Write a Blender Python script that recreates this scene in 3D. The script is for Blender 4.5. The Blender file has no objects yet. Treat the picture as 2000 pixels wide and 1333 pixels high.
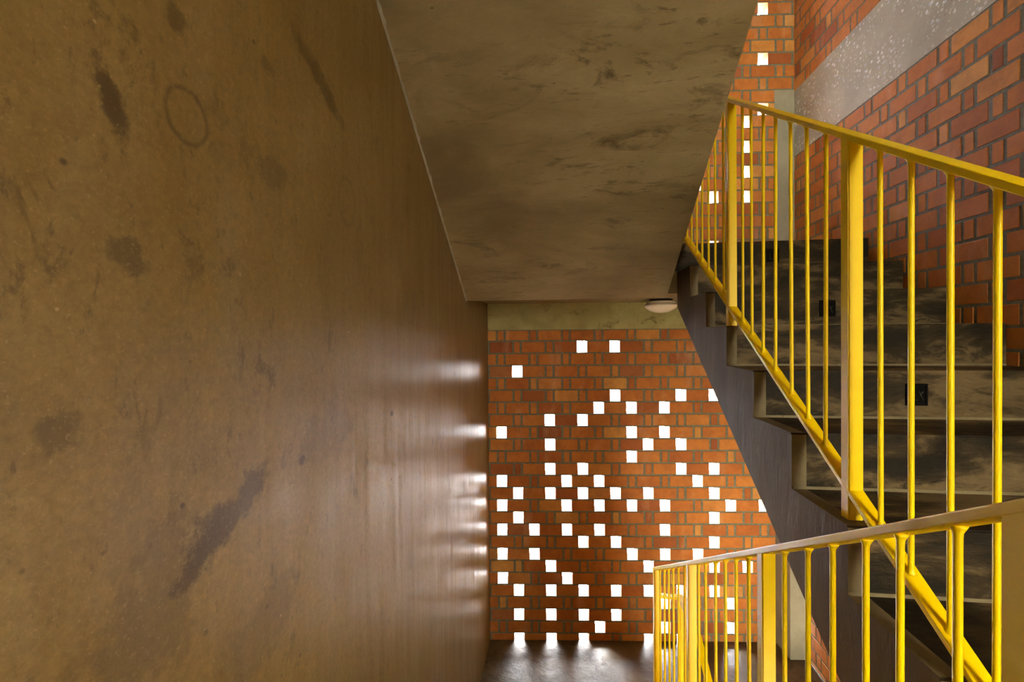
import bpy, bmesh, math, random
from mathutils import Vector, Matrix
random.seed(7)
scene = bpy.context.scene
COL = scene.collection
ZO = 2.634            # eye height above the lower landing: shapes below are written from the eye point

# ------------------------------------------------------------------ measured place (metres, eye at 0,0,0)
F_PX, YAW, PIT, ROL = 855.3006, 0.113974, -0.009436, 0.008194
D, BSKEW = 3.7893827, 0.089563           # back wall: distance and skew
TX0, TZ0, RH, PER = -0.5288308, 0.0683772, 0.10548, 0.28   # brick lattice of the back wall
XR, RY0, RZ0 = 1.9625, 3.0684, 1.5041     # right wall and its lattice
XL = -0.638
ZF = -2.634                               # lower landing floor
RIS, TRD, YI, ZI = 0.19, 0.2965, 2.4777, 0.0441
XS = 0.775                                # open side of the right flight
XE = 0.665                                # open side of the left flights
ZMAIN = -1.096
ZLAND = 0.614
ZUP = 2.152
YB = -2.0                                 # wall behind the camera

# ------------------------------------------------------------------ helpers
def link(name, bm, mats, loc=None, parent=None, smooth=False):
    me = bpy.data.meshes.new(name)
    bm.normal_update()
    bm.to_mesh(me); bm.free()
    if not isinstance(mats, (list, tuple)): mats = [mats]
    for m in mats: me.materials.append(m)
    if smooth:
        for p in me.polygons: p.use_smooth = True
    o = bpy.data.objects.new(name, me)
    COL.objects.link(o)
    if parent is not None:
        o.parent = parent
        me.transform(Matrix.Translation(-Vector((parent.location.x, parent.location.y, parent.location.z - ZO))))
    else:
        o.location = (0, 0, ZO)
        if loc is not None:
            me.transform(Matrix.Translation(-Vector(loc)))
            o.location = (loc[0], loc[1], loc[2] + ZO)
    return o

def tag(o, label, cat, group=None):
    o['label'] = label; o['category'] = cat
    if group: o['group'] = group
    return o

def struct(o):
    o['kind'] = 'structure'
    return o

def thing(name, label, cat, loc, group=None):
    o = bpy.data.objects.new(name, None)
    o.empty_display_size = .1
    COL.objects.link(o)
    o.location = (loc[0], loc[1], loc[2] + ZO)
    return tag(o, label, cat, group)

def box(bm, x0, x1, y0, y1, z0, z1, mat=0, bev=0.0):
    vs = [bm.verts.new(p) for p in ((x0,y0,z0),(x1,y0,z0),(x1,y1,z0),(x0,y1,z0),(x0,y0,z1),(x1,y0,z1),(x1,y1,z1),(x0,y1,z1))]
    fs = [bm.faces.new([vs[i] for i in f]) for f in ((3,2,1,0),(4,5,6,7),(0,1,5,4),(1,2,6,5),(2,3,7,6),(3,0,4,7))]
    for f in fs: f.material_index = mat
    if bev:
        es = list({e for f in fs for e in f.edges})
        bmesh.ops.bevel(bm, geom=es, offset=bev, segments=2, affect='EDGES', profile=.6)
    return fs

def prism_x(bm, poly, x0, x1, mat=0, side=None, front=None, top=None):
    """poly: list of (y,z); extruded along x."""
    a = [bm.verts.new((x0, y, z)) for y, z in poly]
    b = [bm.verts.new((x1, y, z)) for y, z in poly]
    fa = bm.faces.new(a); fb = bm.faces.new(list(reversed(b)))
    fs = [fa, fb]
    n = len(poly)
    for i in range(n):
        j = (i + 1) % n
        fs.append(bm.faces.new([a[j], a[i], b[i], b[j]]))
    for f in fs: f.material_index = mat
    bmesh.ops.recalc_face_normals(bm, faces=fs)
    return fs

def slope_bar(bm, x0, x1, ya, za, yb, zb, h, bev=.003):
    """rectangular tube running in y with a slope; h = height measured vertically, za/zb = top."""
    fs = prism_x(bm, [(ya, za), (yb, zb), (yb, zb - h), (ya, za - h)], x0, x1)
    es = list({e for f in fs for e in f.edges})
    bmesh.ops.bevel(bm, geom=es, offset=bev, segments=2, affect='EDGES', profile=.6)

def lathe(bm, prof, cx, cy, seg=48):
    rings = []
    for r, z in prof:
        if r < 1e-6: rings.append([bm.verts.new((cx, cy, z))])
        else: rings.append([bm.verts.new((cx + r*math.cos(2*math.pi*i/seg), cy + r*math.sin(2*math.pi*i/seg), z)) for i in range(seg)])
    fs = []
    for a, b in zip(rings, rings[1:]):
        for i in range(seg):
            j = (i+1) % seg
            if len(a) == 1: fs.append(bm.faces.new([a[0], b[j], b[i]]))
            elif len(b) == 1: fs.append(bm.faces.new([a[i], a[j], b[0]]))
            else: fs.append(bm.faces.new([a[i], a[j], b[j], b[i]]))
    bmesh.ops.recalc_face_normals(bm, faces=fs)

def rod(bm, p0, p1, prof, seg=12):
    """round bar from p0 to p1; prof = [(t, radius)]"""
    p0, p1 = Vector(p0), Vector(p1)
    d = (p1 - p0).normalized()
    u = d.orthogonal().normalized(); v = d.cross(u)
    rings = []
    for t, r in prof:
        c = p0.lerp(p1, t)
        rings.append([bm.verts.new(c + r*(math.cos(2*math.pi*i/seg)*u + math.sin(2*math.pi*i/seg)*v)) for i in range(seg)])
    fs = []
    for a, b in zip(rings, rings[1:]):
        for i in range(seg):
            j = (i+1) % seg
            fs.append(bm.faces.new([a[i], a[j], b[j], b[i]]))
    fs.append(bm.faces.new(list(reversed(rings[0])))); fs.append(bm.faces.new(rings[-1]))
    bmesh.ops.recalc_face_normals(bm, faces=fs)

# ------------------------------------------------------------------ materials
def srgb(r, g, b):
    f = lambda c: (c/255/12.92) if c/255 <= .04045 else ((c/255 + .055)/1.055)**2.4
    return (f(r), f(g), f(b), 1)

class NT:
    def __init__(s, name):
        s.m = bpy.data.materials.new(name); s.m.use_nodes = True
        s.t = s.m.node_tree; s.t.nodes.clear()
        s.out = s.n('ShaderNodeOutputMaterial'); s.b = s.n('ShaderNodeBsdfPrincipled')
        s.t.links.new(s.b.outputs[0], s.out.inputs[0])
        s.tc = s.n('ShaderNodeTexCoord')
    def n(s, t, **kw):
        x = s.t.nodes.new(t)
        for k, v in kw.items(): setattr(x, k, v)
        return x
    def l(s, a, b): s.t.links.new(a, b)
    def mapping(s, scale=(1,1,1), rot=(0,0,0), loc=(0,0,0)):
        m = s.n('ShaderNodeMapping'); m.inputs['Scale'].default_value = scale
        m.inputs['Rotation'].default_value = rot; m.inputs['Location'].default_value = loc
        s.l(s.tc.outputs['Object'], m.inputs['Vector']); return m.outputs[0]
    def noise(s, scale, detail=6, rough=.6, vec=None, dist=0, out='Fac'):
        x = s.n('ShaderNodeTexNoise'); x.inputs['Scale'].default_value = scale
        x.inputs['Detail'].default_value = detail; x.inputs['Roughness'].default_value = rough
        x.inputs['Distortion'].default_value = dist
        s.l(vec if vec is not None else s.tc.outputs['Object'], x.inputs['Vector'])
        return x.outputs[out]
    def voro(s, scale, vec=None, feature='F1', out='Distance', rnd=1):
        x = s.n('ShaderNodeTexVoronoi'); x.feature = feature; x.inputs['Scale'].default_value = scale
        x.inputs['Randomness'].default_value = rnd
        s.l(vec if vec is not None else s.tc.outputs['Object'], x.inputs['Vector'])
        return x.outputs[out]
    def ramp(s, fac, stops):
        r = s.n('ShaderNodeValToRGB'); cr = r.color_ramp
        while len(cr.elements) > 1: cr.elements.remove(cr.elements[-1])
        cr.elements[0].position = stops[0][0]; cr.elements[0].color = stops[0][1]
        for p, c in stops[1:]:
            e = cr.elements.new(p); e.color = c
        s.l(fac, r.inputs[0]); return r.outputs[0]
    def step(s, fac, a, b):
        r = s.n('ShaderNodeMapRange'); r.inputs[1].default_value = a; r.inputs[2].default_value = b
        s.l(fac, r.inputs[0]); return r.outputs[0]
    def mix(s, fac, a, b, mode='MIX'):
        x = s.n('ShaderNodeMix'); x.data_type = 'RGBA'; x.blend_type = mode
        if isinstance(fac, (int, float)): x.inputs[0].default_value = fac
        else: s.l(fac, x.inputs[0])
        for i, c in ((6, a), (7, b)):
            if isinstance(c, tuple): x.inputs[i].default_value = c
            else: s.l(c, x.inputs[i])
        return x.outputs[2]
    def math(s, op, a, b=None, clamp=False):
        x = s.n('ShaderNodeMath'); x.operation = op; x.use_clamp = clamp
        for i, c in ((0, a), (1, b)):
            if c is None: continue
            if isinstance(c, (int, float)): x.inputs[i].default_value = c
            else: s.l(c, x.inputs[i])
        return x.outputs[0]
    def bump(s, h, strength, dist, prev=None):
        x = s.n('ShaderNodeBump'); x.inputs['Strength'].default_value = strength; x.inputs['Distance'].default_value = dist
        s.l(h, x.inputs['Height'])
        if prev is not None: s.l(prev, x.inputs['Normal'])
        return x.outputs[0]
    def done(s, color, rough=.6, spec=.5, normal=None, metallic=0):
        if isinstance(color, tuple): s.b.inputs['Base Color'].default_value = color
        else: s.l(color, s.b.inputs['Base Color'])
        if isinstance(rough, (int, float)): s.b.inputs['Roughness'].default_value = rough
        else: s.l(rough, s.b.inputs['Roughness'])
        s.b.inputs['Specular IOR Level'].default_value = spec
        s.b.inputs['Metallic'].default_value = metallic
        if normal is not None: s.l(normal, s.b.inputs['Normal'])
        return s.m

WHITE = (1,1,1,1); BLACK = (0,0,0,1)

def concrete(name, c_dark, c_mid, c_light, stain, scale=1.0, rough=(.35,.6), stain_amt=.8, bump=.25, spec=.5, stretch=(1,1,1), pits=True, stain_lo=.60, loc=(0,0,0), spread=.21, scratch=0.0):
    t = NT(name)
    v = t.mapping(scale=stretch, loc=loc)
    big = t.noise(1.3*scale, 5, .6, v, .4)
    col = t.ramp(big, [(.51 - spread, c_dark), (.51, c_mid), (.51 + spread, c_light)])
    med = t.noise(7*scale, 8, .65, v, .6)
    col = t.mix(t.step(med, .35, .75), t.mix(.35, col, c_dark), col)
    st = t.noise(4.2*scale, 9, .72, v, 1.1)
    gate = t.noise(1.1*scale, 2, .5, v)
    sm = t.math('MULTIPLY', t.step(st, stain_lo, stain_lo + .10), t.step(gate, .42, .62))
    col = t.mix(t.math('MULTIPLY', sm, stain_amt), col, stain)
    fine = t.noise(60*scale, 6, .7, v)
    col = t.mix(t.step(fine, .3, .75), t.mix(.22, col, c_dark), col)
    if scratch:
        sc = t.noise(24*scale, 8, .8, t.mapping(scale=(.16, 1, 1)), .4)
        col = t.mix(t.math('MULTIPLY', t.math('MULTIPLY', t.step(sc, .56, .63), t.step(gate, .36, .56)), scratch), col, stain)
        sp = t.noise(95*scale, 3, .7, v)
        col = t.mix(t.math('MULTIPLY', t.step(sp, .60, .70), scratch*.35), col, c_light)
    if pits:
        p = t.voro(16*scale, v)
        g2 = t.noise(9*scale, 2, .5, v)
        pm = t.math('MULTIPLY', t.math('SUBTRACT', 1.0, t.step(p, .05, .11)), t.step(g2, .56, .62))
        col = t.mix(t.math('MULTIPLY', pm, .75), col, stain)
        lp = t.voro(23*scale, t.mapping(scale=stretch, loc=(3.3, 1.7, .4)))
        lm = t.math('MULTIPLY', t.math('SUBTRACT', 1.0, t.step(lp, .04, .09)), t.step(g2, .60, .66))
        col = t.mix(t.math('MULTIPLY', lm, .6), col, c_light)
    r = t.n('ShaderNodeMapRange'); r.inputs[3].default_value = rough[0]; r.inputs[4].default_value = rough[1]
    r.inputs[1].default_value = .3; r.inputs[2].default_value = .75
    t.l(med, r.inputs[0])
    nrm = t.bump(big, bump*.5, .05)
    nrm = t.bump(med, bump, .008, nrm)
    nrm = t.bump(fine, bump*.6, .002, nrm)
    return t.done(col, r.outputs[0], spec, nrm)

def polished_wall():
    """troweled cement: vertical trowel drag, blotches, ring marks, air holes"""
    t = NT('polished_cement')
    v = t.mapping()
    big = t.noise(.9, 6, .62, v, .5)
    base = t.ramp(big, [(.28, srgb(120,99,50)), (.5, srgb(141,118,64)), (.72, srgb(159,136,82))])
    med = t.noise(6.5, 10, .75, v, .15)
    col = t.mix(t.step(med, .30, .78), t.mix(.5, base, srgb(84,68,36)), base)
    tro = t.noise(3.0, 6, .6, t.mapping(scale=(1, 2.6, .45)), .4)
    col = t.mix(t.step(tro, .5, .75), col, t.mix(.18, col, srgb(172,158,128)))
    # dark stains
    st = t.noise(7.5, 10, .74, t.mapping(rot=(.5, 0, 0), scale=(1, 1.5, .8)), .3)
    gate = t.noise(1.7, 2, .5, t.mapping(loc=(1.3, .4, 2.2)))
    sm = t.math('MULTIPLY', t.step(st, .56, .635), t.step(gate, .44, .58))
    col = t.mix(t.math('MULTIPLY', sm, .62), col, srgb(58,44,20))
    s2 = t.noise(26, 6, .7, t.mapping(rot=(.7, 0, 0), scale=(1, 1.8, .8), loc=(2, 5, 1)), .2)
    col = t.mix(t.math('MULTIPLY', t.step(s2, .60, .68), .5), col, srgb(58,44,20))
    # a few individual marks on the wall: (y, z(world), ry, rz, strength)
    sep = t.n('ShaderNodeSeparateXYZ'); t.l(t.tc.outputs['Object'], sep.inputs[0])
    warp = t.noise(9, 6, .65, v)
    warp2 = t.noise(38, 5, .7, v)
    wv = t.math('ADD', t.math('MULTIPLY', t.math('SUBTRACT', warp, .5), 2.6), t.math('MULTIPLY', t.math('SUBTRACT', warp2, .5), 1.5))
    def blob(y, z, ry, rz, amt, tilt=0.0, ring=False):
        nonlocal col
        a = t.math('SUBTRACT', sep.outputs[1], y); b = t.math('SUBTRACT', sep.outputs[2], z)
        if tilt: b = t.math('SUBTRACT', b, t.math('MULTIPLY', a, tilt))
        a = t.math('DIVIDE', a, ry); b = t.math('DIVIDE', b, rz)
        d = t.math('SQRT', t.math('ADD', t.math('MULTIPLY', a, a), t.math('MULTIPLY', b, b)))
        if ring:
            d = t.math('ADD', d, t.math('MULTIPLY', wv, .14))
            m = t.math('SUBTRACT', 1.0, t.step(t.math('ABSOLUTE', t.math('SUBTRACT', d, 1.0)), .02, .16))
        else:
            d = t.math('ADD', d, wv)
            m = t.math('SUBTRACT', 1.0, t.step(d, .55, .92))
        col = t.mix(t.math('MULTIPLY', m, amt), col, srgb(50,40,20))
    for bl in BLOBS: blob(*bl)
    fine = t.noise(70, 6, .8, v)
    col = t.mix(t.step(fine, .30, .74), t.mix(.55, col, srgb(74,56,26)), col)
    gr = t.noise(170, 3, .7, v)
    col = t.mix(t.math('MULTIPLY', t.step(gr, .58, .74), .28), col, srgb(186,164,122))
    p = t.voro(15, v); g2 = t.noise(7, 2, .5, v)
    pm = t.math('MULTIPLY', t.math('SUBTRACT', 1.0, t.step(p, .05, .10)), t.step(g2, .57, .62))
    col = t.mix(t.math('MULTIPLY', pm, .8), col, srgb(50,38,24))
    lp = t.voro(19, t.mapping(loc=(3.3, 1.7, .4)))
    lm = t.math('MULTIPLY', t.math('SUBTRACT', 1.0, t.step(lp, .03, .08)), t.step(g2, .58, .64))
    col = t.mix(t.math('MULTIPLY', lm, .7), col, srgb(196,176,140))
    r = t.n('ShaderNodeMapRange'); r.inputs[1].default_value = .3; r.inputs[2].default_value = .72
    r.inputs[3].default_value = .27; r.inputs[4].default_value = .52
    vst = t.noise(16, 6, .65, t.mapping(scale=(1, 1.6, .10)), .1)
    t.l(t.math('ADD', t.math('MULTIPLY', med, .45), t.math('MULTIPLY', vst, .62)), r.inputs[0])
    col = t.mix(t.math('MULTIPLY', t.step(vst, .54, .68), .10), col, srgb(78,66,40))
    nrm = t.bump(t.noise(2.2, 3, .5, t.mapping(scale=(1, 2.2, .35))), .5, .012)
    nrm = t.bump(t.noise(30, 5, .6, t.mapping(scale=(1, 2.2, .25))), .16, .0016, nrm)
    cx = t.n('ShaderNodeCombineXYZ'); cx.inputs[1].default_value = 1
    t.l(cx.outputs[0], t.b.inputs['Tangent']); t.b.inputs['Anisotropic'].default_value = .8
    nrm = t.bump(fine, .3, .0018, nrm)
    return t.done(col, r.outputs[0], .62, nrm)

def brick_mat():
    t = NT('clay_brick')
    g = t.n('ShaderNodeNewGeometry')
    rnd = g.outputs['Random Per Island']
    c = t.ramp(rnd, [(0, srgb(146,80,44)), (.08, srgb(172,98,44)), (.30, srgb(184,110,46)), (.6, srgb(190,117,50)), (.88, srgb(196,126,58)), (.96, srgb(208,152,78)), (1, srgb(150,80,56))])
    v = t.tc.outputs['Object']
    a = t.noise(9, 7, .65, v, .5)
    c = t.mix(t.step(a, .42, .68), c, t.mix(.38, c, srgb(112,62,38)))
    b = t.noise(34, 6, .7, v)
    c = t.mix(t.step(b, .35, .7), t.mix(.20, c, srgb(104,60,38)), c)
    wsh = t.noise(5, 5, .6, t.mapping(scale=(1,1,.4)))
    c = t.mix(t.math('MULTIPLY', t.step(wsh, .56, .75), .28), c, srgb(214,186,160))
    nrm = t.bump(t.noise(70, 5, .7, v), .35, .002)
    nrm = t.bump(a, .3, .004, nrm)
    return t.done(c, .72, .35, nrm)

def mortar_mat():
    t = NT('mortar')
    n = t.noise(40, 6, .7)
    c = t.ramp(n, [(.3, srgb(92,92,82)), (.7, srgb(128,127,114))])
    return t.done(c, .9, .2, t.bump(n, .6, .004))

def paint_mat():
    t = NT('yellow_paint')
    n = t.noise(22, 4, .6)
    c = t.mix(t.step(n, .3, .8), srgb(243,210,0), srgb(248,219,0))
    return t.done(c, .38, .32)

def beam_mat():
    t = NT('exposed_aggregate_concrete')
    v = t.mapping(scale=(1, .8, 1.15))
    big = t.noise(2.2, 6, .6, v)
    c = t.ramp(big, [(.3, srgb(140,136,126)), (.7, srgb(172,168,157))])
    gate = t.noise(3.2, 4, .6, v)
    for sc, lo, hi, colr, lc in ((30, .20, .34, srgb(214,217,222), (0,0,0)), (44, .2, .32, srgb(200,192,176), (2.1,.3,.7)), (23, .2, .3, srgb(176,184,200), (.7,1.9,.2)), (40, .10, .16, srgb(92,78,62), (5,2,1))):
        vo = t.mapping(scale=(1, .8, 1.15), loc=lc)
        d = t.voro(sc, vo); cc = t.voro(sc, vo, out='Color')
        sp = t.n('ShaderNodeSeparateColor'); t.l(cc, sp.inputs[0])
        m = t.math('MULTIPLY', t.math('SUBTRACT', 1.0, t.step(d, lo, hi)), t.step(sp.outputs[0], .45, .5))
        m = t.math('MULTIPLY', m, t.step(gate, .38, .52))
        c = t.mix(t.math('MULTIPLY', m, .85), c, colr)
    return t.done(c, .7, .4, t.bump(t.noise(60, 5, .7), .3, .002))

def plain(name, c, rough=.5, spec=.5, metallic=0):
    return NT(name).done(c, rough, spec, None, metallic)

# marks on the left wall: y, z (object space: eye coords), half-size y, half-size z, strength, tilt, ring
BLOBS = []
def onwall(px, py):
    c, s = math.cos(ROL), math.sin(ROL)
    X = (px-1000)/F_PX; Y = (py-666.5)/F_PX
    u = c*X - s*Y; v = s*X + c*Y
    cp, sp = math.cos(PIT), math.sin(PIT)
    yr = cp + sp*v; z = sp - cp*v
    cy, sy = math.cos(YAW), math.sin(YAW)
    x = cy*u - sy*yr; y = sy*u + cy*yr
    k = XL/x
    return y*k, z*k
for px, py, ry, rz, amt, tilt, ring in (
        (366, 228, .042, .046, .6, 0, True), (222, 210, .030, .045, .85, -1.2, False), (452, 1003, .15, .05, .85, .55, False),
        (405, 1040, .06, .05, .7, .3, False), (520, 128, .03, .022, .5, 0, False), (630, 170, .14, .035, .6, -.5, False),
        (248, 495, .035, .04, .6, -.4, False), (535, 345, .06, .045, .45, 0, False), (300, 1190, .12, .16, .35, .6, False),
        (640, 840, .16, .10, .35, .2, False), (100, 845, .03, .03, .5, 0, False), (590, 900, .012, .012, .9, 0, False),
        (345, 35, .02, .03, .55, 0, False), (765, 808, .014, .012, .9, 0, False), (678, 395, .05, .07, .3, 0, True), (490, 1270, .2, .1, .3, .4, False)):
    y, z = onwall(px, py)
    BLOBS.append((y, z, ry, rz, amt, tilt, ring))

M_WALL = polished_wall()
M_BRICK = brick_mat(); M_MORTAR = mortar_mat(); M_PAINT = paint_mat(); M_BEAM = beam_mat()
M_SOFFIT = concrete('soffit_cement', srgb(116,103,74), srgb(148,133,100), srgb(170,155,122), srgb(66,54,35), 1.7, (.4,.55), .8, .35, .45, (.45,1.1,1.1), True, .545, spread=.16, scratch=.6)
M_GREY = concrete('grey_cement', srgb(72,57,34), srgb(95,77,48), srgb(116,97,66), srgb(50,39,22), 2.0, (.6,.75), .7, .3, .06, (1,1.3,.35), True)
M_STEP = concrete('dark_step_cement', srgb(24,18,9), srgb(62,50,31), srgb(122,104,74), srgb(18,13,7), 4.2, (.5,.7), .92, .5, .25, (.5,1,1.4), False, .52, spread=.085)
M_STEPEDGE = concrete('bare_and_highlight_cement', srgb(96,86,62), srgb(120,109,82), srgb(138,126,98), srgb(84,74,40), 2.6, (.5,.7), .6, .4, .4, (1,1,1), True, .55)
M_FLOOR = concrete('dark_floor_cement', srgb(72,61,44), srgb(100,87,65), srgb(122,109,84), srgb(44,35,22), 3.0, (.34,.56), .85, .3, .36, (1,1,1), False, .53, spread=.14)
M_OLIVE = concrete('raw_beam_cement', srgb(136,131,82), srgb(158,153,100), srgb(174,169,118), srgb(92,80,38), 2.6, (.55,.7), .85, .2, .4, (1,1,1.2), True, .54, spread=.15)
M_COLUMN = concrete('pale_column_cement', srgb(120,116,104), srgb(144,140,128), srgb(160,156,144), srgb(96,90,78), 2.0, (.6,.75), .6, .2, .35, (1,1,.7), True)
M_PLASTER = plain('grey_plaster', srgb(150,138,116), .8, .3)
M_BLACK = plain('black_plastic', srgb(5,5,5), .7, .12)
M_DARKGREY = plain('dark_grey_metal', srgb(34,31,28), .5, .4)
M_OPAL = plain('opal_glass', srgb(226,222,212), .22, .5)
M_WHITE = plain('white_enamel', srgb(224,220,206), .35, .5)

# ------------------------------------------------------------------ brickwork
HOLES = {1:[2.5,3.5],3:[.5],5:[3.5,5.5,6.5],6:[3,4,5],7:[1.5,2.5],8:[0,4,5],9:[1.5,4.5,5.5],10:[4],11:[1.5,2.5,5.5,6.5],12:[0,2,3,6],
  13:[.5,1.5,2.5,3.5,4.5,6.5],14:[0,2,3,4,5,7,8],15:[.5,6.5],16:[0,1,2,3,5],17:[2.5,3.5,6.5],18:[0,1,4,5,6],19:[1.5,4.5,6.5,7.5],20:[0,2],
  21:[.5,1.5,2.5,3.5,4.5,5.5,6.5],22:[5,7],23:[.5,1.5,2.5,3.5],24:[3,5,7],25:[.5,1.5,2.5,4.5,5.5],
  -26:[8],-22:[8],-18:[8],-17:[7.5],-15:[7.5],-13:[7.5],-11:[7.5,6.5],-7:[6.5],-12:[6],-14:[5],-16:[6],-19:[5.5],-24:[6],-20:[3],-23:[4.5],-28:[7],-10:[3],-13.0:[7.5]}
HOLES[-13] = [7.5, 4.5]
HDR, STR, JB = .050, .1945, .0070       # header width, stretcher length, half bed joint
WT = .13                               # wall thickness

def jit(a): return random.uniform(-a, a)

def brick(bm, x0, x1, y0, y1, z0, z1, c=.0022):
    """one brick with softened front arrises"""
    lo = [(x0+c,y0,z0+c),(x1-c,y0,z0+c),(x1-c,y0,z1-c),(x0+c,y0,z1-c)]
    md = [(x0,y0+c,z0),(x1,y0+c,z0),(x1,y0+c,z1),(x0,y0+c,z1)]
    bk = [(x0,y1,z0),(x1,y1,z0),(x1,y1,z1),(x0,y1,z1)]
    A, B, C = ([bm.verts.new(p) for p in L] for L in (lo, md, bk))
    bm.faces.new(A); bm.faces.new(list(reversed(C)))
    for i in range(4):
        j = (i+1) % 4
        bm.faces.new([A[j], A[i], B[i], B[j]]); bm.faces.new([B[j], B[i], C[i], C[j]])

def brick_rows(bm, t0, t1, zbot, ztop, r0, r1, z_ref, t_ref, holes, blocks=(), thick=True, parity=0):
    """bricks laid on edge: stretcher + header repeating; local axes: x along wall, y into the wall (0 = face), z up.
    mat 0 brick, 1 mortar. blocks: (ta, tb, za, zb) areas left free."""
    for r in range(r0, r1 + 1):
        za, zb = z_ref - (r+1)*RH, z_ref - r*RH
        za, zb = max(za, zbot), min(zb, ztop)
        if zb - za < .012: continue
        off = 0.0 if (r + parity) % 2 == 0 else .5
        hs = sorted(holes.get(r, []))
        tmin, tmax = t0, t1
        for (ba, bb, bza, bzb) in blocks:
            if za < bzb - .01 and zb > bza + .01:
                if ba <= t0: tmin = max(tmin, bb)
                else: tmax = min(tmax, ba)
        k0 = math.floor((t0 - t_ref)/PER) - 1; k1 = math.ceil((t1 - t_ref)/PER) + 1
        items = []
        for k in range(k0, k1 + 1):
            c = t_ref + (k + off)*PER
            items.append((c - HDR/2, c + HDR/2, (k + off) in hs))
            items.append((c + PER/2 - STR/2, c + PER/2 + STR/2, False))
        items.sort()
        # mortar runs between holes
        cuts = [(t_ref + h*PER - (PER-STR)/2, t_ref + h*PER + (PER-STR)/2) for h in hs]
        run = tmin
        segs = []
        for a, b in sorted(cuts):
            if b < tmin or a > tmax: continue
            segs.append((run, a)); run = b
        segs.append((run, tmax))
        for a, b in segs:
            if b - a > .01:
                box(bm, a + (.002 if a > tmin else 0), b - (.002 if b < tmax else 0), .0028, (WT - .0045) if thick else .06, za, zb, 1)
        for a, b in cuts:                           # mortar lips on the sill and head of an opening
            if thick and a > tmin and b < tmax:
                if za > zbot + 1e-6: box(bm, a - .004, b + .004, .004, WT - .006, za - .001, za + .0035, 1)
                box(bm, a - .004, b + .004, .004, WT - .006, zb - .0035, zb + .001, 1)
        for a, b, hole in items:
            if hole: continue
            a += jit(.0012); b += jit(.0012)
            a, b = max(a, tmin), min(b, tmax)
            if b - a < .012: continue
            ja, jb = za + JB + jit(.0009), zb - JB + jit(.0009)
            if za <= zbot + 1e-6: ja = za + .002
            if jb - ja < .008: continue
            y0 = jit(.0012)
            if thick and b - a > .1:
                brick(bm, a, b, y0, .060, ja, jb); brick(bm, a, b, .068, WT, ja, jb, .0005)
            else:
                brick(bm, a, b, y0, WT if thick else .05, ja, jb)

def perforation(bm, t, r):
    """hollow cells seen on the underside of the brick over an opening"""
    z = TZ0 - r*RH
    a, b = t - (PER-STR)/2 + .002, t + (PER-STR)/2 - .002
    za, zb = z - .004, z + .012
    for y0, y1 in ((.003, .061), (.068, WT - .003)):
        for (c, d) in ((y0, y0 + .009), (y0 + .025, y0 + .033), (y1 - .009, y1)):
            box(bm, a, b, c, d, za, zb, 0)
        for (c, d) in ((a, a + .012), ((a+b)/2 - .005, (a+b)/2 + .005), (b - .012, b)):
            for (e, f) in ((y0 + .009, y0 + .025), (y0 + .033, y1 - .009)):
                box(bm, c, d, e, f, za, zb, 0)

bm = bmesh.new()
TL = (XL)/math.cos(BSKEW) + .001
TR = XR/math.cos(BSKEW) + .06
TCOL = 1.797/math.cos(BSKEW)
ZCOLT = TZ0 + 19*RH
BEAMZ0, BEAMZ1 = .0600, .2965
brick_rows(bm, TL, TR, ZF, BEAMZ0, 0, 26, TZ0, TX0, HOLES, blocks=[(TCOL, 9, -9, BEAMZ0)])
brick_rows(bm, TL, TR, ZLAND - .02, 4.9, -47, -5, TZ0, TX0, HOLES, blocks=[(TCOL, 9, -9, ZCOLT)])
for r, ks in HOLES.items():
    if r < 0:
        for k in ks: perforation(bm, TX0 + k*PER, r)
wb = link('wall_back', bm, [M_BRICK, M_MORTAR])
wb.location = (0, D, ZO); wb.rotation_euler = (0, 0, BSKEW)
struct(wb)

def on_back(o):
    o.location = (0, D, ZO); o.rotation_euler = (0, 0, BSKEW); return struct(o)

bm = bmesh.new(); box(bm, TL, TR + .0, -.002, WT, BEAMZ0, BEAMZ1, 0)
on_back(link('trim_1', bm, M_OLIVE))                     # ring beam under the upper landing
bm = bmesh.new(); box(bm, TCOL, TR, .001, WT, ZLAND, ZCOLT, 0, .006)
on_back(link('trim_2', bm, M_COLUMN))                    # column, upper storey: flush with the bricks
bm = bmesh.new(); box(bm, TCOL, TR - .09, -.205, WT, ZF, BEAMZ0 + .2, 0, .006)
on_back(link('trim_3', bm, M_COLUMN))                    # column, lower storey: standing proud

# right wall: local x runs from far to near (decreasing y), local y into the wall (+x world)
RB0, RB1 = 1.504, 2.052
def right_wall_obj(name, bm, mats):
    o = link(name, bm, mats)
    o.matrix_world = Matrix(((0, 1, 0, XR), (-1, 0, 0, 0), (0, 0, 1, ZO), (0, 0, 0, 1)))
    return struct(o)
bm = bmesh.new()
TA, TB = -4.02, -YB
brick_rows(bm, TA, TB, -4.6, RB0, 0, 58, RZ0, -RY0, {}, thick=False)
brick_rows(bm, TA, TB, RB1, 4.9, -1, 30, RB1 + 28*RH, -RY0, {}, thick=False)
right_wall_obj('wall_right', bm, [M_BRICK, M_MORTAR])
bm = bmesh.new(); box(bm, TA, TB, -.001, .2, RB0, RB1)
right_wall_obj('trim_4', bm, M_BEAM)                     # aggregate ring beam
bm = bmesh.new(); box(bm, TA, TB, .061, .2, -4.6, RB0); box(bm, TA, TB, .061, .2, RB1, 4.9)
right_wall_obj('wall_right_backing', bm, M_PLASTER)

# left wall
bm = bmesh.new()
for ya, yc, za, zb in ((YB, 4.0, -4.6, 2.5), (YB, 4.0, 2.75, 4.9), (YB, 3.35, 2.5, 2.75), (3.65, 4.0, 2.5, 2.75)):
    box(bm, XL - .2, XL, ya, yc, za, zb)          # unseen opening above the upper flight, added to light the right brickwork
struct(link('wall_left', bm, M_WALL))

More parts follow.
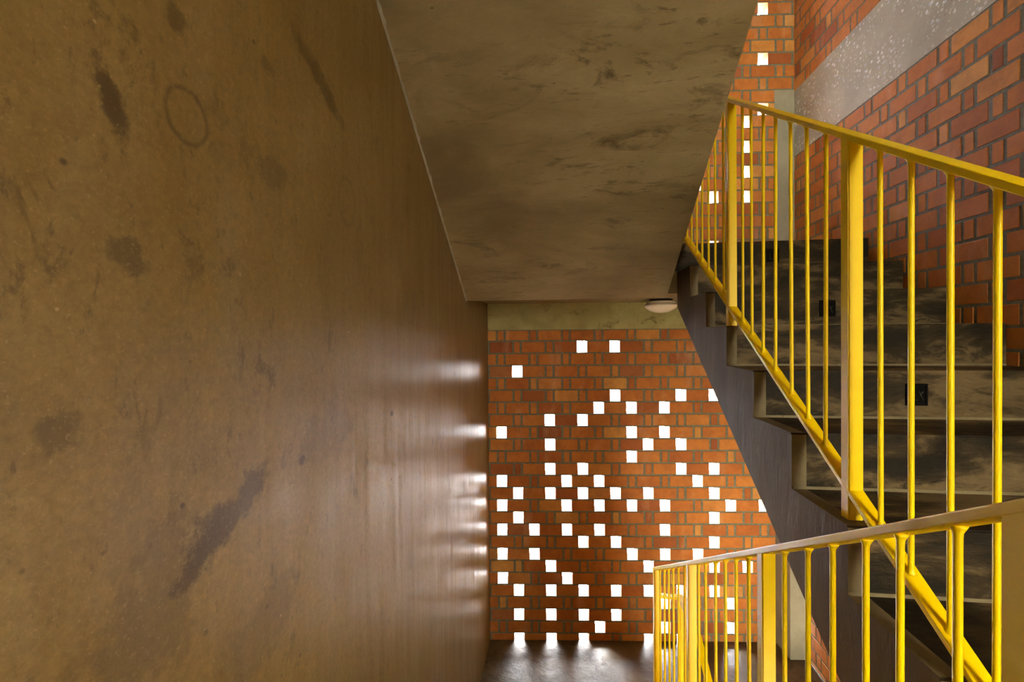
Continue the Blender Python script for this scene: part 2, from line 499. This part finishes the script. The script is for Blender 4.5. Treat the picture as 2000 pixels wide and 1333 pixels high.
# ------------------------------------------------------------------ floors and ceilings
bm = bmesh.new()
def skew_slab(bm, x0, x1, ynear, z0, z1, inset=0.0):
    yb = lambda x: D + x*math.tan(BSKEW) + inset
    poly = [(x0, ynear), (x1, ynear), (x1, yb(x1)), (x0, yb(x0))]
    lo = [bm.verts.new((x, y, z0)) for x, y in poly]; hi = [bm.verts.new((x, y, z1)) for x, y in poly]
    fs = [bm.faces.new(list(reversed(lo))), bm.faces.new(hi)]
    for i in range(4):
        j = (i+1) % 4; fs.append(bm.faces.new([lo[i], lo[j], hi[j], hi[i]]))
    bmesh.ops.recalc_face_normals(bm, faces=fs)
skew_slab(bm, XL, XR, 2.95, ZF - .2, ZF, WT)
struct(link('floor', bm, M_FLOOR))
# upper mid landing (its underside is the ceiling over the lower landing)
bm = bmesh.new()
skew_slab(bm, XL, XE, 2.892, .288, ZLAND, 0)
skew_slab(bm, XE, XS, 3.078, .285, .435, 0)
skew_slab(bm, XE, XS, 3.42, .435, ZLAND, 0)
skew_slab(bm, XS, XR, 3.0706, .285, ZLAND, 0)
struct(link('ceiling', bm, [M_SOFFIT]))
# main floor the camera stands on, the floor above, ground and roof
bm = bmesh.new()
box(bm, XL, XS, YB, .60, ZMAIN - .25, ZMAIN); box(bm, XS, XR, YB, YI - 6*TRD + .0135, ZMAIN - .25, ZMAIN)
struct(link('floor_main', bm, M_FLOOR))
bm = bmesh.new()
box(bm, XL, XR, YB, .42, ZUP - .25, ZUP)
struct(link('floor_upper', bm, M_SOFFIT))
bm = bmesh.new(); box(bm, XL - .2, XR + .2, YB - .2, 4.3, -4.8, -4.6)
struct(link('floor_ground', bm, M_FLOOR))
bm = bmesh.new(); box(bm, XL - .2, XR + .2, YB - .2, 4.3, 4.9, 5.1)
struct(link('ceiling_roof', bm, M_SOFFIT))
# wall behind the camera; unseen openings added and sized to light the stairwell
bm = bmesh.new()
def holed(bm, x0, x1, z0, z1, y0, y1, ops):
    xs = sorted({x0, x1, *[o[0] for o in ops], *[o[1] for o in ops]}); zs = sorted({z0, z1, *[o[2] for o in ops], *[o[3] for o in ops]})
    for a, b in zip(xs, xs[1:]):
        for c, d in zip(zs, zs[1:]):
            mx, mz = (a+b)/2, (c+d)/2
            if any(o[0] < mx < o[1] and o[2] < mz < o[3] for o in ops): continue
            box(bm, a, b, y0, y1, c, d)
LIGHT_OPENINGS = [(1.2, 1.93, -.35, 1.1), (.2, 1.85, 2.2, 3.5), (-.4, 1.9, -4.3, -1.5)]
holed(bm, XL - .2, XR + .2, -4.6, 4.9, YB - .2, YB, LIGHT_OPENINGS)
struct(link('wall_front', bm, M_PLASTER))

# ------------------------------------------------------------------ stair flights
# right flight, climbing away from the camera to the upper landing
fl = thing('stair_flight', 'right concrete stair flight climbing away to the upper landing, behind the long yellow railing', 'stairs', (1.37, .699, ZMAIN))
yb = lambda y: -.457 + .67*(y - 2.1)
y_in = lambda n: YI - n*TRD
z_in = lambda n: ZI - n*RIS
TH = .014                                  # cement finish on treads and risers
bm = bmesh.new()
poly = [(3.0706, yb(3.0706)), (y_in(6), yb(y_in(6))), (y_in(6) + TH, z_in(6))]
poly = [(3.0706, yb(3.0706)), (y_in(6) + TH, yb(y_in(6)))]
for n in range(5, -3, -1):
    poly += [(y_in(n+1) + TH, z_in(n+1) - (TH if n < 5 else 0)), (y_in(n+1) + TH, z_in(n) - TH)]
poly += [(3.0706, z_in(-2) - TH)]
prism_x(bm, poly, XS, XR - .003)
link('waist_slab', bm, M_GREY, parent=fl)
for n in range(-2, 6):
    bm = bmesh.new()
    yn, yi, z, zl = y_in(n+1), y_in(n), z_in(n), z_in(n+1)
    prof = [(yn, zl), (yn, z), (yi + TH, z), (yi + TH, z - TH), (yn + TH, z - TH), (yn + TH, zl)]
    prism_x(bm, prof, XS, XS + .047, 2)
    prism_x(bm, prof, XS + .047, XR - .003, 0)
    if n < 5: prism_x(bm, [(yn - .0035, zl - .001), (yn - .002, zl + .009), (yn + .001, zl + .009), (yn + .001, zl - .001)], XS + .004, XR - .004, 2)  # light caught along the riser base, put in as a paler cement strip
    bm.normal_update()
    for f in bm.faces:
        if f.normal.x < -.9 and abs(f.calc_center_median().x - XS) < 1e-4: f.material_index = 1
    es = [e for e in bm.edges if all(abs(v.co.y - yn) < 1e-5 and abs(v.co.z - z) < 1e-5 for v in e.verts)]
    bmesh.ops.bevel(bm, geom=es, offset=.005, segments=2, affect='EDGES')
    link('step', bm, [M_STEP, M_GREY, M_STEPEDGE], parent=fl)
# riser into the landing (dark, like the other risers)
bm = bmesh.new(); box(bm, XS, XR - .003, 3.062, 3.0704, z_in(-2), ZLAND + .004, 0, .002)
link('landing_riser', bm, M_STEP, parent=fl)

# left flight over the camera's left: only its underside shows
fu = thing('stair_flight', 'sloping underside of the stair flight overhead, between left wall and yellow railing', 'stairs', (0, 2.9, ZLAND))
SL = .669; UT = RIS/SL
bm = bmesh.new()
zs = lambda y: .269 + SL*(2.85 - y)
prism_x(bm, [(2.889, zs(2.889)), (2.889, ZLAND), (2.9 - 8*UT + UT, ZUP), (.42, ZUP), (.42, zs(.42))], XL + .003, XE)
es = [e for e in bm.edges if all(abs(v.co.x - XE) < 1e-5 for v in e.verts) and abs(e.verts[0].co.y - e.verts[1].co.y) > .5]
bmesh.ops.bevel(bm, geom=es, offset=.008, segments=2, affect='EDGES')
link('waist_slab', bm, M_SOFFIT, parent=fu)
for j in range(8):
    bm = bmesh.new()
    y0 = 2.9 - UT*j; z0 = ZLAND + RIS*j + .001
    prism_x(bm, [(y0, z0), (y0, z0 + RIS), (y0 - UT, z0 + RIS)], XL + .003, XE)
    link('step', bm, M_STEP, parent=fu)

bm = bmesh.new()
pts = []
N = 130
for i in range(N + 1):
    y = 2.885 - (2.885 - .45)*i/N
    r = .0045 + .005*random.random()**2
    pts.append((y, zs(y), r))
for (ya, za, ra), (yc, zc, rc) in zip(pts, pts[1:]):
    A = [bm.verts.new(p) for p in ((XL - .001, ya, za - ra*1.5), (XL + ra*.9, ya, za - ra*.5), (XL + ra*1.6, ya, za + .001))]
    B = [bm.verts.new(p) for p in ((XL - .001, yc, zc - rc*1.5), (XL + rc*.9, yc, zc - rc*.5), (XL + rc*1.6, yc, zc + .001))]
    for i in range(2): bm.faces.new([A[i], A[i+1], B[i+1], B[i]])
bmesh.ops.remove_doubles(bm, verts=bm.verts, dist=1e-5)
bmesh.ops.recalc_face_normals(bm, faces=bm.faces)
struct(link('trim_5', bm, M_COLUMN))

# left flight going down from the camera to the lower landing (below the frame)
LT = .336; LR = (ZMAIN - ZF)/8
fd = thing('stair_flight', 'lower left stair flight going down to the landing under the short yellow railing', 'stairs', (0, 2.95, ZF))
bm = bmesh.new()
prism_x(bm, [(2.95, ZF), (2.95 - 7*LT, ZMAIN - LR), (.60, ZMAIN - LR), (.60, ZMAIN - .25 - .2), (2.95, ZF - .2)], XL + .003, XE)
link('waist_slab', bm, M_GREY, parent=fd)
for j in range(7):
    bm = bmesh.new()
    y0 = 2.95 - LT*j; z0 = ZF + LR*j + .001
    prism_x(bm, [(y0, z0), (y0, z0 + LR), (y0 - LT, z0 + LR)], XL + .003, XE)
    link('step', bm, M_STEP, parent=fd)
# right flight one storey down
fb = thing('stair_flight', 'stair flight dropping from the lower landing behind the short yellow railing', 'stairs', (1.37, 3.0, ZF))
bm = bmesh.new()
prism_x(bm, [(2.95, ZF), (2.95, ZF - .30), (.70, ZF - .30 - .64*2.25), (.70, ZF - .05 - .64*2.25)], XS, XR - .003)
link('waist_slab', bm, M_GREY, parent=fb)

# ------------------------------------------------------------------ railings
def railing(name, label, x0, w, top, bot_off, th, posts, bals, yend_hi, flat_from=None, flat_z=None, ret=None, foot=None, bal_r=.0062):
    """top(y): height of the top rail; rail width w from x0; posts/bals: list of y; foot(y): floor height under a post."""
    xc = x0 + w/2
    ylo = min(posts) - .3
    root = thing(name, label, 'railing', (xc, max(posts), foot(max(posts))))
    bm = bmesh.new()
    if flat_from is None:
        slope_bar(bm, x0, x0 + w, ylo, top(ylo), yend_hi, top(yend_hi), th)
    else:
        slope_bar(bm, x0, x0 + w, ylo, top(ylo), flat_from, top(flat_from), th)
        slope_bar(bm, x0, x0 + w, flat_from - .001, top(flat_from), yend_hi, top(flat_from), th)
    link('top_rail', bm, M_PAINT, parent=root)
    bt = lambda y: top(min(y, flat_from) if flat_from else y) - bot_off
    bm = bmesh.new()
    if flat_from is None:
        slope_bar(bm, x0, x0 + w, ylo, bt(ylo), yend_hi, bt(yend_hi), th*.9)
    else:
        slope_bar(bm, x0, x0 + w, ylo, bt(ylo), flat_from, bt(flat_from), th*.9)
        slope_bar(bm, x0, x0 + w, flat_from - .001, bt(flat_from), yend_hi, bt(flat_from), th*.9)
    link('bottom_rail', bm, M_PAINT, parent=root)
    tp = lambda y: top(min(y, flat_from) if flat_from else y)
    for y in posts:
        bm = bmesh.new()
        prism_x(bm, [(y - .018, foot(y)), (y + .018, foot(y)), (y + .018, tp(y + .018) - .004), (y - .018, tp(y - .018) - .004)], x0 + .0006, x0 + w - .0006)
        bmesh.ops.bevel(bm, geom=[e for e in bm.edges if abs(e.verts[0].co.z - e.verts[1].co.z) > .3], offset=.003, segments=2, affect='EDGES')
        link('post', bm, M_PAINT, parent=root)
    for y in bals:
        bm = bmesh.new()
        z1 = tp(y) - th + .003; z0 = bt(y) - .003
        L = z1 - z0
        s1, s2 = jit(.0022), jit(.0022)
        weld = [(0, .0125), (.004/L, .0105), (.012/L, bal_r*1.08), (.02/L, bal_r), (1 - .02/L, bal_r), (1 - .012/L, bal_r*1.08), (1 - .004/L, .0105), (1, .0125)]
        rod(bm, (xc + s1, y + jit(.0015), z0), (xc + s2, y + jit(.0015), z1), weld)
        link('baluster', bm, M_PAINT, parent=root, smooth=True)
    if ret:
        bm = bmesh.new(); z = tp(yend_hi)
        box(bm, ret[0], x0 + w, yend_hi - .02, yend_hi + .02, z - th, z - .0005, 0, .003)
        link('return_rail', bm, M_PAINT, parent=root)
    return root

def foot_right(y):
    if y >= 3.0706: return ZLAND
    n = math.floor((YI - y)/TRD)
    return max(z_in(n), ZMAIN) if y > .699 else ZMAIN
topU = lambda y: .395 + .65*(y - 1.076)
def arange(a, b, n): return [a + (b-a)*(i+1)/(n+1) for i in range(n)]
railing('stair_railing', 'long yellow steel railing rising along the right flight with dark risers', .80, .041, topU, 1.003, .0205,
        [.46, 1.350, 2.241, 3.18],
        arange(.46, 1.35, 7)[:3] + [.929, 1.03, 1.136, 1.238] + [1.474, 1.578, 1.684, 1.798, 1.901, 2.013, 2.105] + [2.346, 2.466, 2.575, 2.68, 2.785, 2.89, 3.0, 3.09],
        3.20, 3.02, None, None, foot_right)
topL = lambda y: -.640 - .565*(y - 1.386)
def foot_left(y):
    if y >= 2.95: return ZF
    j = math.floor((2.95 - y)/LT); return min(ZF + .001 + LR*(j + 1), ZMAIN)
railing('stair_railing', 'short yellow railing in front, sloping down toward the perforated wall', .58, .040, topL, .93, .0205,
        [.637, 1.377, 2.147, 2.925],
        [.743, .854, .947, 1.056, 1.158, 1.265] + [1.5, 1.603, 1.712, 1.813, 1.934, 2.035] + [2.263, 2.372, 2.481, 2.588, 2.705, 2.819],
        2.943, None, None, None, foot_left)
topB = lambda y: -1.875 + .64*(y - 2.76)
railing('stair_railing', 'small yellow railing glimpsed through the short one, level end at the lower landing', .80, .041, topB, .98, .0205,
        [.6, 1.49, 2.35, 3.19], arange(.6, 1.49, 7) + arange(1.49, 2.35, 7) + arange(2.35, 3.19, 7),
        3.208, 2.80, None, (.672,), lambda y: ZF if y > 2.95 else ZF + .64*(y - 2.95) - .03)

# ------------------------------------------------------------------ ceiling lamp under the landing
LX, LY, LZ = .772, 3.55, .282
lp = thing('ceiling_lamp', 'round white dome lamp, unlit, under the landing slab above the brick wall', 'lamp', (LX, LY, LZ))
bm = bmesh.new(); lathe(bm, [(0, LZ + .003), (.088, LZ + .003), (.088, LZ - .016), (0, LZ - .016)], LX, LY)
link('mounting_base', bm, M_DARKGREY, parent=lp, smooth=False)
bm = bmesh.new(); lathe(bm, [(0, LZ - .014), (.104, LZ - .014), (.108, LZ - .017), (.108, LZ - .026), (.116, LZ - .030), (.116, LZ - .037), (0, LZ - .037)], LX, LY)
link('trim_ring', bm, M_WHITE, parent=lp, smooth=False)
bm = bmesh.new(); lathe(bm, [(0, LZ - .035), (.114, LZ - .035), (.124, LZ - .040), (.127, LZ - .047), (.122, LZ - .057), (.108, LZ - .071), (.085, LZ - .086), (.055, LZ - .097), (.025, LZ - .102), (0, LZ - .103)], LX, LY)
link('diffuser', bm, M_OPAL, parent=lp, smooth=True)

# ------------------------------------------------------------------ step lights set into risers
def step_light(label, x, y, z, w=.09, h=.098):
    r = thing('step_light', label, 'light', (x, y, z - h/2), 'step lights in the risers')
    bm = bmesh.new()
    fw = .007
    x0, x1, z0, z1 = x - w/2, x + w/2, z - h/2, z + h/2
    for a in ((x0, x1, z1 - fw, z1), (x0, x1, z0, z0 + fw), (x0, x0 + fw, z0 + fw, z1 - fw), (x1 - fw, x1, z0 + fw, z1 - fw)):
        box(bm, a[0], a[1], y - .0065, y - .0005, a[2], a[3], 0, .0008)
    link('frame', bm, M_BLACK, parent=r)
    bm = bmesh.new(); box(bm, x0 + fw, x1 - fw, y - .0025, y - .0004, z0 + fw, z1 - fw)
    link('back_plate', bm, M_BLACK, parent=r)
    bm = bmesh.new()
    rod(bm, (x - .018, y - .004, z - .022), (x - .018, y - .004, z + .016), [(0, .0013), (1, .0013)], 6)
    rod(bm, (x - .018, y - .004, z - .022), (x + .006, y - .004, z - .022), [(0, .0013), (1, .0013)], 6)
    rod(bm, (x + .010, y - .004, z + .012), (x + .024, y - .004, z - .022), [(0, .0013), (1, .0013)], 6)
    rod(bm, (x + .024, y - .004, z + .012), (x + .013, y - .004, z - .004), [(0, .0013), (1, .0013)], 6)
    link('lamp_wire', bm, M_DARKGREY, parent=r)
    return r
step_light('black step light, lowest of three, right of the thick yellow railing post', 1.377, y_in(2), -.239, .078, .086)
step_light('black step light, middle of three, just left of the thick yellow railing post', 1.385, y_in(0), .136, .078, .086)
step_light('black step light, highest of three, in the top riser under the upper brick wall', 1.378, 3.062, .521, .078, .086)

# ------------------------------------------------------------------ light: the sky outside
w = bpy.data.worlds.new('sky'); scene.world = w; w.use_nodes = True
nt = w.node_tree; nt.nodes.clear()
out = nt.nodes.new('ShaderNodeOutputWorld'); bg = nt.nodes.new('ShaderNodeBackground')
nt.links.new(bg.outputs[0], out.inputs[0])
tc = nt.nodes.new('ShaderNodeTexCoord'); sp = nt.nodes.new('ShaderNodeSeparateXYZ')
nt.links.new(tc.outputs['Generated'], sp.inputs[0])
r1 = nt.nodes.new('ShaderNodeValToRGB')
r1.color_ramp.elements[0].position = .38; r1.color_ramp.elements[0].color = (1.0, .91, .64, 1)
r1.color_ramp.elements[1].position = .62; r1.color_ramp.elements[1].color = (.97, .98, 1.0, 1)
mr = nt.nodes.new('ShaderNodeMapRange'); mr.inputs[1].default_value = -1; mr.inputs[2].default_value = 1
nt.links.new(sp.outputs[1], mr.inputs[0]); nt.links.new(mr.outputs[0], r1.inputs[0])
r2 = nt.nodes.new('ShaderNodeMapRange')
r2.inputs[1].default_value = -1; r2.inputs[2].default_value = 1; r2.inputs[3].default_value = 24; r2.inputs[4].default_value = 100
nt.links.new(sp.outputs[1], r2.inputs[0])
r3 = nt.nodes.new('ShaderNodeMapRange')
r3.inputs[1].default_value = -.25; r3.inputs[2].default_value = .15; r3.inputs[3].default_value = .8; r3.inputs[4].default_value = 1.0
nt.links.new(sp.outputs[2], r3.inputs[0])
r4 = nt.nodes.new('ShaderNodeMapRange')
r4.inputs[1].default_value = 0; r4.inputs[2].default_value = .8; r4.inputs[3].default_value = 1.0; r4.inputs[4].default_value = 3.2
nt.links.new(sp.outputs[2], r4.inputs[0])
def mul(a, b):
    m = nt.nodes.new('ShaderNodeMath'); m.operation = 'MULTIPLY'; nt.links.new(a, m.inputs[0]); nt.links.new(b, m.inputs[1]); return m.outputs[0]
nt.links.new(r1.outputs[0], bg.inputs['Color']); nt.links.new(mul(mul(r2.outputs[0], r3.outputs[0]), r4.outputs[0]), bg.inputs['Strength'])

# ------------------------------------------------------------------ camera
cd = bpy.data.cameras.new('camera'); cam = bpy.data.objects.new('camera', cd); COL.objects.link(cam)
cd.sensor_width = 36; cd.lens = F_PX*36/2000; cd.clip_start = .02
cy, sy, cp, spp = math.cos(YAW), math.sin(YAW), math.cos(PIT), math.sin(PIT)
U = Vector((cy, sy, 0)); FW = Vector((-sy*cp, cy*cp, spp)); UP = Vector((sy*spp, -cy*spp, cp))
cr, sr = math.cos(ROL), math.sin(ROL)
RT = cr*U - sr*UP; UPR = sr*U + cr*UP
cam.matrix_world = Matrix(((RT.x, UPR.x, -FW.x, 0), (RT.y, UPR.y, -FW.y, 0), (RT.z, UPR.z, -FW.z, ZO), (0, 0, 0, 1)))
scene.camera = cam

vs = scene.view_settings
vs.view_transform = 'Standard'; vs.look = 'None'; vs.gamma = 1; vs.use_curve_mapping = False
vs.exposure = 0.16
scene.cycles.max_bounces = 9; scene.cycles.diffuse_bounces = 7; scene.cycles.glossy_bounces = 4
scene.cycles.sample_clamp_indirect = 12
scene.cycles.use_denoising = True
